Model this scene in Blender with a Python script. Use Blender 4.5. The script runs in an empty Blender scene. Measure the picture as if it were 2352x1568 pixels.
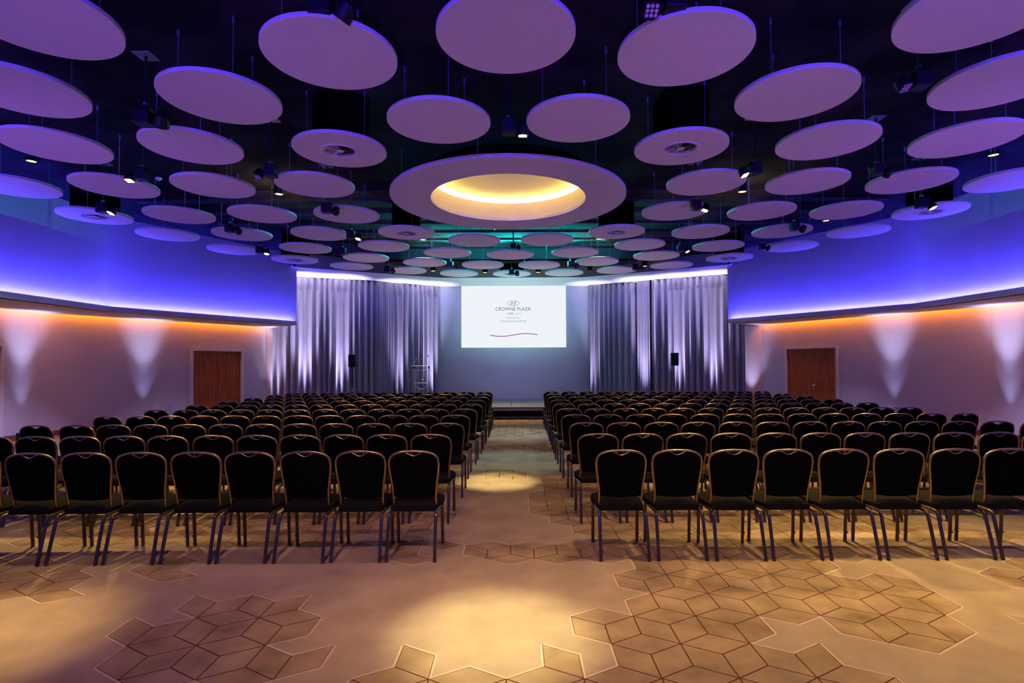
import bpy, bmesh, math, random
from mathutils import Vector, Matrix
R = math.radians
random.seed(7)
S = bpy.context.scene
C = S.collection

# ---------------------------------------------------------------- camera, world, exposure
FP, HC, CXP, HY = 1255.0, 1.70, 1187.0, 835.5
PITCH, ROLL = R(1.5), R(0.22)
cam = bpy.data.cameras.new('camera'); cam.sensor_width = 36.0; cam.lens = FP * 36.0 / 2352
CYP = HY - FP * math.tan(PITCH)
cam.shift_x = -(CXP - 1176) / 2352; cam.shift_y = (CYP - 784) / 2352
cam.clip_end = 100
camo = bpy.data.objects.new('camera', cam); C.objects.link(camo)
cp, sp_, cr, sr = math.cos(PITCH), math.sin(PITCH), math.cos(ROLL), math.sin(ROLL)
FWD = Vector((0, cp, sp_)); UP0 = Vector((0, -sp_, cp)); RT0 = Vector((1, 0, 0))
RT = RT0 * cr - UP0 * sr; UP = UP0 * cr + RT0 * sr
M = Matrix((RT, UP, -FWD)).transposed().to_4x4(); M.translation = (0, 0, HC)
camo.matrix_world = M
S.camera = camo
S.view_settings.view_transform = 'Standard'; S.view_settings.look = 'None'
S.view_settings.gamma = 1.0; S.view_settings.use_curve_mapping = False
S.view_settings.exposure = 0.0
W = bpy.data.worlds.new('world'); S.world = W; W.use_nodes = True
W.node_tree.nodes['Background'].inputs[0].default_value = (0.10, 0.09, 0.16, 1)
W.node_tree.nodes['Background'].inputs[1].default_value = 0.0

def at(px, py, Z=None, Y=None):
    """point of the room seen at a pixel of the survey photograph, at height Z or depth Y"""
    d = FWD + RT * ((px - CXP) / FP) - UP * ((py - CYP) / FP)
    d = d / d.y
    t = Y if Y is not None else (Z - HC) / d.z
    return Vector((0, 0, HC)) + d * t

# ---------------------------------------------------------------- plan of the hall (metres)
AX = -0.10                                             # axis of the hall
Z_SOF, Z_LED, Z_LIP, Z_CEIL, Z_DISC = 2.96, 3.07, 4.77, 5.20, 4.50
LEDGE_L = [(-6.9, -3.0), (-9.42, 1.4), (-9.42, 12.67), (-6.95, 17.19)]
LEDGE_R = [(6.7, -3.0), (9.23, 1.4), (9.23, 12.62), (6.60, 17.02)]
WALL_L = [(-11.40, -5.0), (-11.40, 1.4), (-11.45, 13.07), (-8.44, 18.43)]
WALL_R = [(10.72, -5.0), (10.72, 1.4), (10.83, 12.49), (8.16, 18.19)]
BACK_Y = 21.5

# ---------------------------------------------------------------- large built-in lights (LED strips on the ledges and in the slots)
def aim(o, loc, target, up='Y'):
    o.location = loc
    o.rotation_euler = (Vector(target) - Vector(loc)).to_track_quat('-Z', up).to_euler()
def strip_light(name, a, b, z, tilt_to, width, power_m, col, up=True, spread=180):
    """a linear LED between plan points a and b, lying at height z and tilted to a plan offset"""
    a, b = Vector((*a, z)), Vector((*b, z)); L = (b - a).length
    l = bpy.data.lights.new(name, 'AREA'); l.shape = 'RECTANGLE'; l.size = L; l.size_y = width
    l.energy = power_m * L; l.color = col
    o = bpy.data.objects.new(name, l); C.objects.link(o)
    ax = (b - a).normalized()
    dz = Vector((0, 0, 1 if up else -1)) + Vector((*tilt_to, 0))
    zz = -(dz - ax * dz.dot(ax)).normalized()
    yy = zz.cross(ax)
    m = Matrix((ax, yy, zz)).transposed().to_4x4(); m.translation = (a + b) / 2
    o.matrix_world = m
    l.spread = R(spread)
    return o
def spot(name, loc, target, power, col, angle, blend=1.0, radius=0.05):
    l = bpy.data.lights.new(name, 'SPOT'); l.energy = power; l.color = col
    l.spot_size = R(angle); l.spot_blend = blend; l.shadow_soft_size = radius
    o = bpy.data.objects.new(name, l); C.objects.link(o); aim(o, loc, target)
    return o
BLUE = (0.050, 0.045, 1.0); ORANGE = (1.0, 0.25, 0.01); WARM = (1.0, 0.66, 0.22); LAV = (0.60, 0.52, 1.0); PINK = (1.0, 0.52, 0.42); TEAL = (0.02, 0.80, 0.82)
def offs(a, b, d):
    """segment a-b moved d to its left"""
    n = Vector((-(b[1] - a[1]), b[0] - a[0])).normalized() * d
    return (a[0] + n.x, a[1] + n.y), (b[0] + n.x, b[1] + n.y)
P_BLUE, P_ORANGE = 42.0, 5.8
for pl, sgn in ((LEDGE_L, 1), (LEDGE_R, -1)):
    for i in range(3):
        a, b = offs(pl[i], pl[i + 1], 0.045 * sgn)
        n = Vector(offs((0, 0), (pl[i + 1][0] - pl[i][0], pl[i + 1][1] - pl[i][1]), sgn)[0])
        strip_light('ledge_strip_light', a, b, Z_LED - 0.018, n * 0.05, 0.03, P_BLUE, BLUE)
        strip_light('ledge_strip_light', a, b, Z_LED - 0.02, n * 0.09, 0.02, 3.6, (.035, .022, 1.0), spread=34)
strip_light('ledge_strip_light', (6.6, -3.05), (-6.8, -3.05), Z_LED - 0.03, (0, -.25), 0.03, P_BLUE, BLUE)
for pl, sgn in ((WALL_L, 1), (WALL_R, -1)):
    for i in (1, 2):
        a, b = offs(pl[i], pl[i + 1], -0.125 * sgn)
        strip_light('slot_strip_light', a, b, Z_SOF + 0.10, (0, 0), 0.04, P_ORANGE, ORANGE, up=False)
# pool spots and added fills without fixtures: (lamp position, aim, watts, colour, cone)
for loc, tgt, pw, col, ang in (
    ((-0.13, 3.40, 4.42), (-0.13, 3.50, 0), 1900, (1, .88, .44), 21),   # pool in front of the aisle
    ((-0.13, 3.40, 4.42), (-0.13, 3.45, 0), 420, WARM, 46),
    ((-3.45, 3.30, 4.42), (-3.45, 3.42, 0), 1250, WARM, 27),       # pool at the lower left
    ((2.6, 3.2, 4.42), (2.7, 3.75, 0), 230, WARM, 66),            # broad pool, lower right
    ((4.9, 3.6, 4.42), (4.2, 4.4, 0), 200, WARM, 60),
    ((2.25, 5.30, 4.30), (2.4, 4.9, 0), 470, WARM, 86),            # over the first rows
    ((3.95, 5.15, 4.28), (4.1, 4.5, 0), 520, WARM, 86),
    ((-2.40, 5.40, 4.45), (-2.3, 5.5, 0), 170, PINK, 76),
    ((-4.05, 5.20, 4.45), (-4.6, 5.4, 0), 190, WARM, 70),
    ((-4.9, 4.0, 4.42), (-4.1, 5.3, 0), 120, WARM, 40),
    ((-1.3, 2.2, 4.42), (-1.5, 4.6, 0), 290, PINK, 80),            # dim fill added left of the aisle
    ((0.9, 2.0, 4.42), (0.5, 5.0, 0), 290, PINK, 70),
    ((-3.9, 7.7, 4.42), (-3.9, 8.4, 0), 760, WARM, 100),           # broad fill added over the chair blocks
    ((3.7, 7.7, 4.42), (3.7, 8.4, 0), 760, WARM, 100),
    ((-7.2, 8.9, 4.42), (-10.1, 10.9, 0), 1800, (.60, .46, 1.0), 46),     # lavender fill added beside the walls
    ((6.9, 8.7, 4.42), (9.6, 10.4, 0), 1800, (.60, .46, 1.0), 46),
    ((-5.9, 12.6, 4.42), (-8.2, 14.6, 0), 700, (.60, .50, 1.0), 46),
    ((5.7, 12.4, 4.42), (7.9, 14.4, 0), 700, (.60, .50, 1.0), 46),
    ((-3.9, 11.0, 4.42), (-3.9, 11.6, 0), 470, PINK, 100),  # fill added over the far chair rows
    ((3.7, 11.0, 4.42), (3.7, 11.6, 0), 470, PINK, 100),
):
    spot('pool_and_fill_spot', loc, tgt, pw, col, ang)
for x in (-1.3, -.5, .3, 1.05):
    spot('teal_fill_light', (x, 15.75, 4.62), (x * 1.6, 13.6, 5.3), 1150, TEAL, 112, 1.0, 0.06)  # teal spots added without fixtures to colour the ceiling
spot('lectern_fill_light', (-3.1, 14.6, 4.4), (-3.19, 18.35, 1.4), 420, (1, .86, .6), 15, 1.0, .05)  # unseen spot added to brighten the lectern
for x in (-2.6, -1.0, .8, 2.4):
    spot('teal_fill_light', (x, 14.9, 5.06), (x, 16.2, 4.98), 60, TEAL, 90, 1.0, .04)  # extra teal spots added to tint the dark soffit's front edge
spot('back_wall_fill', (AX, 17.1, .5), (AX, 21.5, 2.3), 170, (.42, .44, 1), 72, 1.0, .1)  # unseen fill added to brighten the back wall
for x in (-3.0, 2.8):
    spot('stage_fill_light', (x, 16.4, .6), (x * .8, 14.8, 4.5), 190, (.85, .64, .92), 100, 1.0, .1)  # lavender fill added to lift the far disc undersides
spot('stage_fill_light', (AX, 18.0, 0.6), (AX, 19.4, 4.77), 640, (.40, .93, 1.0), 120, 1.0, 0.1)  # cyan spot added without a fixture for the soffit and discs
spot('aisle_wash_light', (AX, 14.6, 4.42), (AX, 13.4, 0), 800, (0.60, 0.82, 0.88), 42)
spot('aisle_wash_light', (AX, 11.3, 4.42), (AX, 9.7, 0), 420, (0.10, 0.70, 0.85), 36)  # teal spot added without a fixture to tint the nearer aisle

# blue spots added unseen behind the camera to colour the ceiling disc rims
for x in (-7.0, -5.0, -3.0, -1.0, 1.0, 3.0, 5.0, 7.0):
    spot('blue_rim_fill', (x, -2.5, 4.28), (x, 8, 5.35), 2500, (.04, .005, 1), 24, 1.0, .10)
# violet fill spots added behind and beside the camera for disc undersides
for loc, tgt in (((-6.0, .2, .3), (-3.9, 5.6, 4.5)), ((5.8, .2, .3), (3.7, 5.6, 4.5)), ((AX, -1.4, .3), (AX, 4.6, 4.5)), ((-8.3, 3.0, .3), (-6.2, 8.2, 4.5)), ((8.1, 3.0, .3), (6.0, 8.2, 4.5))):
    spot('violet_fill_light', loc, tgt, 640, (.34, .12, 1), 62, 1.0, .12)

# ---------------------------------------------------------------- helpers
def link(name, me, mats, parent=None):
    o = bpy.data.objects.new(name, me); C.objects.link(o)
    for m in (mats if isinstance(mats, (list, tuple)) else [mats]):
        if m: me.materials.append(m)
    if parent: o.parent = parent
    return o
def obj(name, bm, mat, parent=None, smooth=False, loc=None):
    me = bpy.data.meshes.new(name); bm.normal_update(); bm.to_mesh(me); bm.free()
    if smooth:
        me.polygons.foreach_set('use_smooth', [True] * len(me.polygons)); me.set_sharp_from_angle(angle=R(40))
    o = link(name, me, mat, parent)
    if loc: o.location = loc
    return o
def tag(o, label=None, cat=None, group=None, kind=None):
    if label: o['label'] = label
    if cat: o['category'] = cat
    if group: o['group'] = group
    if kind: o['kind'] = kind
    return o
def empty(name, loc, label, cat, group=None, rz=0):
    o = bpy.data.objects.new(name, None); C.objects.link(o); o.location = loc; o.rotation_euler = (0, 0, rz)
    o.empty_display_size = 0.1
    return tag(o, label, cat, group)
def copy_tree(o, parent=None):
    c = o.copy(); C.objects.link(c); c.parent = parent
    for ch in list(o.children): copy_tree(ch, c)
    return c
def box(bm, x0, x1, y0, y1, z0, z1, mat=None, mi=0):
    vs = [bm.verts.new(p) for p in ((x0, y0, z0), (x1, y0, z0), (x1, y1, z0), (x0, y1, z0), (x0, y0, z1), (x1, y0, z1), (x1, y1, z1), (x0, y1, z1))]
    if mat is not None:
        for v in vs: v.co = mat @ v.co
    for f in ((3, 2, 1, 0), (4, 5, 6, 7), (0, 1, 5, 4), (1, 2, 6, 5), (2, 3, 7, 6), (3, 0, 4, 7)):
        bm.faces.new([vs[i] for i in f]).material_index = mi
    return vs
def bevel(bm, w, seg=2):
    bmesh.ops.bevel(bm, geom=bm.edges[:], offset=w, segments=seg, affect='EDGES', profile=0.5)
def prism(bm, pts, z0, z1):
    """vertical prism over a plan polygon"""
    lo = [bm.verts.new((*p, z0)) for p in pts]; hi = [bm.verts.new((*p, z1)) for p in pts]
    bm.faces.new(lo[::-1]); bm.faces.new(hi)
    n = len(pts)
    for i in range(n): bm.faces.new((lo[i], lo[(i + 1) % n], hi[(i + 1) % n], hi[i]))
    bmesh.ops.recalc_face_normals(bm, faces=bm.faces[:])
def lathe(bm, prof, n=48, cap0=False, cap1=False, mat=None):
    """profile of (radius, z) turned round z"""
    rings = []
    for r, z in prof:
        ring = [bm.verts.new((r * math.cos(2 * math.pi * k / n), r * math.sin(2 * math.pi * k / n), z)) for k in range(n)]
        if mat is not None:
            for v in ring: v.co = mat @ v.co
        rings.append(ring)
    for a, b in zip(rings, rings[1:]):
        for k in range(n): bm.faces.new((a[k], a[(k + 1) % n], b[(k + 1) % n], b[k]))
    if cap0: bm.faces.new(rings[0][::-1])
    if cap1: bm.faces.new(rings[-1])
def cyl(bm, a, b, r, n=12, r2=None):
    a, b = Vector(a), Vector(b); d = b - a
    q = d.to_track_quat('Z', 'Y').to_matrix().to_4x4(); q.translation = a
    lathe(bm, [(r, 0), (r if r2 is None else r2, d.length)], n, True, True, q)
def sweep(bm, pts, r, n=10, cap=True, closed=False):
    pts = [Vector(p) for p in pts]; N = len(pts); rings = []
    up = None
    for i, p in enumerate(pts):
        if closed: t = pts[(i + 1) % N] - pts[i - 1]
        else: t = pts[min(i + 1, N - 1)] - pts[max(i - 1, 0)]
        t.normalize()
        if up is None:
            up = Vector((0, 1, 0)) if abs(t.y) < .9 else Vector((1, 0, 0))
        up = (up - t * up.dot(t)).normalized(); w = t.cross(up)
        rr = r[i] if isinstance(r, (list, tuple)) else r
        rings.append([bm.verts.new(p + (up * math.cos(2 * math.pi * k / n) + w * math.sin(2 * math.pi * k / n)) * rr) for k in range(n)])
    prs = list(zip(rings, rings[1:])) + ([(rings[-1], rings[0])] if closed else [])
    for a, b in prs:
        for k in range(n): bm.faces.new((a[k], a[(k + 1) % n], b[(k + 1) % n], b[k]))
    if cap and not closed:
        bm.faces.new(rings[0][::-1]); bm.faces.new(rings[-1])
    bmesh.ops.recalc_face_normals(bm, faces=bm.faces[:])
def smooth_path(pts, k=4):
    """Catmull-Rom through the points"""
    P = [Vector(p) for p in pts]; out = []
    for i in range(len(P) - 1):
        p0, p1, p2, p3 = P[max(i - 1, 0)], P[i], P[i + 1], P[min(i + 2, len(P) - 1)]
        for j in range(k):
            t = j / k
            out.append(0.5 * ((2 * p1) + (p2 - p0) * t + (2 * p0 - 5 * p1 + 4 * p2 - p3) * t * t + (3 * p1 - p0 - 3 * p2 + p3) * t ** 3))
    return out + [P[-1]]
ORD = ['zeroth', 'first', 'second', 'third', 'fourth', 'fifth', 'sixth', 'seventh', 'eighth', 'ninth', 'tenth', 'eleventh', 'twelfth', 'thirteenth']

# ---------------------------------------------------------------- materials
def mat(name, col, rough=0.6, metal=0.0, noise=None, spec=0.5, bump=None, emit=None, sheen=0.0):
    m = bpy.data.materials.new(name); m.use_nodes = True; nt = m.node_tree; b = nt.nodes['Principled BSDF']
    b.inputs['Base Color'].default_value = (*col, 1); b.inputs['Roughness'].default_value = rough
    b.inputs['Metallic'].default_value = metal; b.inputs['Specular IOR Level'].default_value = spec
    if sheen: b.inputs['Sheen Weight'].default_value = sheen
    if emit:
        b.inputs['Emission Color'].default_value = (*emit[0], 1); b.inputs['Emission Strength'].default_value = emit[1]
    if noise or bump:
        tc = nt.nodes.new('ShaderNodeTexCoord')
    if noise:
        sc, amt, det = noise
        n = nt.nodes.new('ShaderNodeTexNoise'); n.inputs['Scale'].default_value = sc; n.inputs['Detail'].default_value = det
        nt.links.new(tc.outputs['Object'], n.inputs['Vector'])
        mr = nt.nodes.new('ShaderNodeMapRange'); mr.inputs[1].default_value = .25; mr.inputs[2].default_value = .75
        mr.inputs[3].default_value = 1 - amt; mr.inputs[4].default_value = 1 + amt
        nt.links.new(n.outputs[0], mr.inputs[0])
        mx = nt.nodes.new('ShaderNodeVectorMath'); mx.operation = 'SCALE'; mx.inputs[0].default_value = col
        nt.links.new(mr.outputs[0], mx.inputs['Scale']); nt.links.new(mx.outputs[0], b.inputs['Base Color'])
    if bump:
        sc, st = bump
        n2 = nt.nodes.new('ShaderNodeTexNoise'); n2.inputs['Scale'].default_value = sc; n2.inputs['Detail'].default_value = 3
        nt.links.new(tc.outputs['Object'], n2.inputs['Vector'])
        bp = nt.nodes.new('ShaderNodeBump'); bp.inputs['Strength'].default_value = st; bp.inputs['Distance'].default_value = .01
        nt.links.new(n2.outputs[0], bp.inputs['Height']); nt.links.new(bp.outputs[0], b.inputs['Normal'])
    return m
def emitter(name, col, strength):
    m = bpy.data.materials.new(name); m.use_nodes = True; nt = m.node_tree; nt.nodes.clear()
    e = nt.nodes.new('ShaderNodeEmission'); e.inputs[0].default_value = (*col, 1); e.inputs[1].default_value = strength
    o = nt.nodes.new('ShaderNodeOutputMaterial'); nt.links.new(e.outputs[0], o.inputs[0])
    return m
def wood(name, c0, c1, vscale=(9, 9, .7)):
    m = bpy.data.materials.new(name); m.use_nodes = True; nt = m.node_tree; b = nt.nodes['Principled BSDF']
    tc = nt.nodes.new('ShaderNodeTexCoord'); mp = nt.nodes.new('ShaderNodeMapping'); mp.inputs['Scale'].default_value = vscale
    n = nt.nodes.new('ShaderNodeTexNoise'); n.inputs['Scale'].default_value = 2.2; n.inputs['Detail'].default_value = 6; n.inputs['Distortion'].default_value = .8
    cr_ = nt.nodes.new('ShaderNodeValToRGB'); cr_.color_ramp.elements[0].color = (*c0, 1); cr_.color_ramp.elements[1].color = (*c1, 1)
    cr_.color_ramp.elements[0].position = .3; cr_.color_ramp.elements[1].position = .7
    nt.links.new(tc.outputs['Object'], mp.inputs[0]); nt.links.new(mp.outputs[0], n.inputs['Vector'])
    nt.links.new(n.outputs[0], cr_.inputs[0]); nt.links.new(cr_.outputs[0], b.inputs['Base Color'])
    b.inputs['Roughness'].default_value = .5; b.inputs['Specular IOR Level'].default_value = .12
    return m
def glass(name, tint=(1, 1, 1), fac=.12):
    m = bpy.data.materials.new(name); m.use_nodes = True; nt = m.node_tree; nt.nodes.clear()
    t = nt.nodes.new('ShaderNodeBsdfTransparent'); t.inputs[0].default_value = (*tint, 1)
    g = nt.nodes.new('ShaderNodeBsdfGlossy'); g.inputs['Roughness'].default_value = .08
    mx = nt.nodes.new('ShaderNodeMixShader'); mx.inputs[0].default_value = fac
    o = nt.nodes.new('ShaderNodeOutputMaterial')
    nt.links.new(t.outputs[0], mx.inputs[1]); nt.links.new(g.outputs[0], mx.inputs[2]); nt.links.new(mx.outputs[0], o.inputs[0])
    return m
m_wall = mat('wall_paint', (.50, .485, .50), .75, noise=(1.3, .05, 3), spec=.25)
m_ledge = mat('ledge_paint', (.70, .68, .70), .6, spec=.3)
m_soffit = mat('soffit_white', (.74, .72, .72), .7, noise=(2, .04, 2), spec=.2)
m_darksof = mat('soffit_dark_paint', (.060, .050, .058), .8, noise=(2, .1, 3), spec=.15)
m_ceil = mat('ceiling_black_paint', (.021, .021, .026), .85, noise=(1.5, .45, 4), spec=0.0)
m_ceilgrey = mat('ceiling_lightened_grey', (.050, .050, .054), .85, noise=(2.2, .4, 4), spec=0.0)  # lighter than the ceiling so the teal light shows brighter
m_disc = mat('acoustic_panel', (.66, .63, .63), .85, noise=(14, .035, 4), spec=.15, bump=(160, .12))
m_plaster = mat('ring_plaster', (.62, .60, .58), .8, noise=(3, .05, 4), spec=.15)
m_cove = mat('cove_paint', (.82, .77, .58), .8, spec=.1)
m_black = mat('black_metal', (.007, .007, .008), .5, .2, spec=.3)
m_matblack = mat('matt_black', (.006, .006, .007), .8, spec=.2)
m_void = mat('light_absorbing_black', (.0015, .0015, .0015), 1.0, spec=0)  # near-zero black keeps stray light from showing on these parts
m_steel = mat('galvanised_steel', (.32, .32, .36), .4, .8)
m_chrome = mat('chrome', (.75, .73, .70), .2, 1.0)
m_white = mat('white_plastic', (.75, .75, .75), .45)
m_fabric = mat('black_upholstery', (.0030, .0028, .0027), 1.0, spec=.02, bump=(420, .25), noise=(60, .3, 3))
m_seat = mat('lit_seat_upholstery', (.0115, .0105, .0085), .95, spec=.04, bump=(420, .25), noise=(60, .3, 3))  # same black cloth, lightened for the light falling on the seat
m_gold = mat('bronze_gold_tube', (.36, .245, .125), .27, .90, spec=.5)
m_leg = mat('dark_bronze_tube', (.115, .085, .066), .30, .85)
m_grip = mat('grip_trim', (.45, .40, .34), .35, .8)
m_curtain = mat('grey_curtain', (.37, .355, .39), .8, noise=(30, .06, 3), spec=.2, sheen=.15)
m_wood = wood('walnut_veneer', (.24, .060, .012), (.48, .140, .030))
m_base = mat('mahogany_skirting', (.16, .055, .03), .45)
m_frame = mat('door_frame_paint', (.60, .585, .60), .5)
m_deck = mat('stage_deck', (.13, .16, .16), .5, noise=(3, .1, 3))
m_rail = mat('stage_rail', (.42, .33, .31), .4, .3)
m_brass = mat('brass', (.85, .68, .38), .4, .4)
m_acryl = glass('clear_acrylic', (.97, .98, 1), .06)
m_acryledge = mat('acrylic_edge', (.70, .72, .75), .25, spec=.8)
m_led = emitter('warm_led', (1.0, .68, .26), 9.0)
m_lamp = emitter('warm_lamp', (1.0, .66, .28), 3.2)
m_leddim = mat('unlit_lens', (.45, .30, .38), .3, spec=.6)
m_cool = emitter('cool_lens', (.75, .75, 1.0), 4.0)
m_strip = emitter('warm_cove_strip', (1.0, .70, .15), 78.0)
m_blueplate = mat('blue_socket', (.05, .11, .45), .4)

# ---------------------------------------------------------------- carpet floor: rhombus pattern woven in patches
def carpet(name, c, amt):
    m = mat(name, c, .95, noise=(3.2, amt, 5), spec=.05, bump=(330, .5))
    return m
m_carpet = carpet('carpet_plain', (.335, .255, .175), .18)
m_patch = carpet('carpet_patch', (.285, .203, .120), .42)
m_dark = mat('carpet_dark_line', (.085, .028, .022), .95, spec=.05)
m_light = mat('carpet_light_line', (.50, .37, .29), .95, spec=.05)
SP = 0.42
P6 = at(1163, 1558.7, Z=0)
def pip(x, y, poly):
    c = False; j = len(poly) - 1
    for i in range(len(poly)):
        xi, yi = poly[i]; xj, yj = poly[j]
        if (yi > y) != (yj > y) and x < (xj - xi) * (y - yi) / (yj - yi) + xi: c = not c
        j = i
    return c
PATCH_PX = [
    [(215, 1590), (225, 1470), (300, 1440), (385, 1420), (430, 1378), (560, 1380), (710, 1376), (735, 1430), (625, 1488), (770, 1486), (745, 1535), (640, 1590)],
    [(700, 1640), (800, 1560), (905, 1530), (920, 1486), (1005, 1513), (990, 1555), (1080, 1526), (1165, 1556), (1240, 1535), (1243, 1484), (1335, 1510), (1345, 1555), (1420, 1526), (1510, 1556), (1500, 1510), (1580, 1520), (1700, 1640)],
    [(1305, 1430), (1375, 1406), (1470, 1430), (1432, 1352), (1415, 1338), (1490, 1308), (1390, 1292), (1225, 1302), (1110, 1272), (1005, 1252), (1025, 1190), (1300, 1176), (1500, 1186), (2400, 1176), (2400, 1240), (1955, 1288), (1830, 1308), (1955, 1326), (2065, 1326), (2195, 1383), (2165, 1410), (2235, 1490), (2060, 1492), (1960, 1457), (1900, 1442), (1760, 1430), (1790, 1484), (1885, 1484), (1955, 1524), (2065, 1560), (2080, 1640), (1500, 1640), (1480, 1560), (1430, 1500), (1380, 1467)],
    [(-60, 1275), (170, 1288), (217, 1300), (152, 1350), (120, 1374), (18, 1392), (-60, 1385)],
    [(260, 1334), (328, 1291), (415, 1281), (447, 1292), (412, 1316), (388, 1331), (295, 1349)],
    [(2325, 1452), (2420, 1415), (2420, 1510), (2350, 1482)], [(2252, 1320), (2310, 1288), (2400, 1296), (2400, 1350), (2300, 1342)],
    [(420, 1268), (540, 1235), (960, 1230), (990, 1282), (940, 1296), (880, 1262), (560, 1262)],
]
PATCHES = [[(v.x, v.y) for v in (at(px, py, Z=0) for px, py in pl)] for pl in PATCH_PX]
def vnoise(x, y):
    def h(i, j):
        q = math.sin(i * 127.1 + j * 311.7) * 43758.5453; return q - math.floor(q)
    i, j = math.floor(x), math.floor(y); fx, fy = x - i, y - j
    fx, fy = fx * fx * (3 - 2 * fx), fy * fy * (3 - 2 * fy)
    a = h(i, j) * (1 - fx) + h(i + 1, j) * fx; b = h(i, j + 1) * (1 - fx) + h(i + 1, j + 1) * fx
    return a * (1 - fy) + b * fy
def in_patch(x, y):
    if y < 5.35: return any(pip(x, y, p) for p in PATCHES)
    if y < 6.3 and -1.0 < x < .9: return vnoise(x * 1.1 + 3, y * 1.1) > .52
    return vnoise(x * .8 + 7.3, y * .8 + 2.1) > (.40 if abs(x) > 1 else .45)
def build_floor():
    a1 = Vector((SP, 0)); a2 = Vector((SP / 2, SP * math.sqrt(3) / 2)); o = Vector((P6.x, P6.y))
    V = lambda i, j: o + a1 * i + a2 * j
    rh = {}
    for j in range(-22, 53):
        for i in range(-70, 62):
            c = V(i, j)
            if not (-11.9 < c.x < 11.9 and -5.3 < c.y < 21.7): continue
            # triangles: up (i,j)(i+1,j)(i,j+1) 'u'; down (i+1,j)(i+1,j+1)(i,j+1) 'd'
            rh[('h', i, j)] = ((i, j), ('u', i, j), (i + 1, j), ('d', i, j - 1))
            rh[('r', i, j)] = ((i, j), ('d', i - 1, j), (i, j + 1), ('u', i, j))
            rh[('s', i, j)] = ((i + 1, j), ('u', i, j), (i, j + 1), ('d', i, j))
    def pt(k):
        if len(k) == 2: return V(*k)
        t, i, j = k
        return (V(i, j) + V(i + 1, j) + V(i, j + 1)) / 3 if t == 'u' else (V(i + 1, j) + V(i + 1, j + 1) + V(i, j + 1)) / 3
    ins, edges = {}, {}
    for k, q in rh.items():
        p = [pt(x) for x in q]; c = (p[0] + p[1] + p[2] + p[3]) / 4
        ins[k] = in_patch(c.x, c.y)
        for e in range(4): edges.setdefault(frozenset((q[e], q[(e + 1) % 4])), []).append(k)
    vs, fs, mi = [], [], []
    for k, q in rh.items():
        p = [pt(x) for x in q]
        area = sum(p[e].x * p[(e + 1) % 4].y - p[(e + 1) % 4].x * p[e].y for e in range(4))
        idx = [0, 1, 2, 3] if area > 0 else [3, 2, 1, 0]
        q = [q[e] for e in idx]; p = [p[e] for e in idx]
        kinds = []
        for e in range(4):
            nb = [x for x in edges[frozenset((q[e], q[(e + 1) % 4]))] if x != k]
            n_in = ins[nb[0]] if nb else ins[k]
            kinds.append('d' if ins[k] else ('l' if n_in else None))
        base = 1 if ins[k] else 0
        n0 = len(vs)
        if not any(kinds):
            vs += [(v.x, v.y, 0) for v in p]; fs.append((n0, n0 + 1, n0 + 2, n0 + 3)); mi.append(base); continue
        near = p[0].y < 8
        wd = {'d': .0042 if near else .0055, 'l': .0125, None: .0006}
        lines = []
        for e in range(4):
            d = (p[(e + 1) % 4] - p[e]).normalized(); n = Vector((-d.y, d.x)); lines.append((p[e] + n * wd[kinds[e]], d))
        inner = []
        for e in range(4):
            (a, da), (b, db) = lines[e - 1], lines[e]
            den = da.x * db.y - da.y * db.x; t = ((b.x - a.x) * db.y - (b.y - a.y) * db.x) / den
            inner.append(a + da * t)
        vs += [(v.x, v.y, 0) for v in p] + [(v.x, v.y, 0) for v in inner]
        fs.append((n0 + 4, n0 + 5, n0 + 6, n0 + 7)); mi.append(base)
        for e in range(4):
            f = (e + 1) % 4
            fs.append((n0 + e, n0 + f, n0 + 4 + f, n0 + 4 + e)); mi.append({'d': 2, 'l': 3, None: base}[kinds[e]])
    me = bpy.data.meshes.new('floor'); me.from_pydata(vs, [], fs); me.polygons.foreach_set('material_index', mi); me.update()
    tag(link('floor', me, [m_carpet, m_patch, m_dark, m_light]), kind='structure')
build_floor()

# ---------------------------------------------------------------- shell
def struct(name, bm, m, parent=None):
    o = obj(name, bm, m, parent)
    if not parent: o['kind'] = 'structure'
    return o
def wall_seg(name, a, b, z0, z1, out, m=m_wall, th=.12):
    """a wall whose room face runs a-b; out = +1 if its outside lies to the left of a-b"""
    bm = bmesh.new(); c, d = offs(a, b, th * out)
    prism(bm, [a, b, d, c], z0, z1)
    return struct(name, bm, m)
def miter(poly, d):
    """polyline offset by d to its left with mitred corners"""
    segs = [offs(poly[i], poly[i + 1], d) for i in range(len(poly) - 1)]
    out = [segs[0][0]]
    for (a, b), (c, e) in zip(segs, segs[1:]):
        x1, y1 = b[0] - a[0], b[1] - a[1]; x2, y2 = e[0] - c[0], e[1] - c[1]
        den = x1 * y2 - y1 * x2
        t = ((c[0] - a[0]) * y2 - (c[1] - a[1]) * x2) / den
        out.append((a[0] + x1 * t, a[1] + y1 * t))
    return out + [segs[-1][1]]
TR = [0]
def trim(bm, m):
    TR[0] += 1
    return struct('trim_%d' % TR[0], bm, m)
def cut_wall(name, a, b, z1, holes, out, m=m_wall):
    """lower wall with door openings: holes are (t0, t1, z) along a-b in metres"""
    A, B = Vector(a), Vector(b); d = (B - A).normalized(); L = (B - A).length
    bm = bmesh.new(); t = 0
    def piece(t0, t1, z0, z2):
        p, q = A + d * t0, A + d * t1; c, e = offs(p, q, .12 * out); prism(bm, [tuple(p), tuple(q), e, c], z0, z2)
    for t0, t1, zt in holes:
        piece(t, t0, 0, z1); piece(t0, t1, zt, z1); t = t1
    piece(t, L, 0, z1)
    return struct(name, bm, m)
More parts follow.
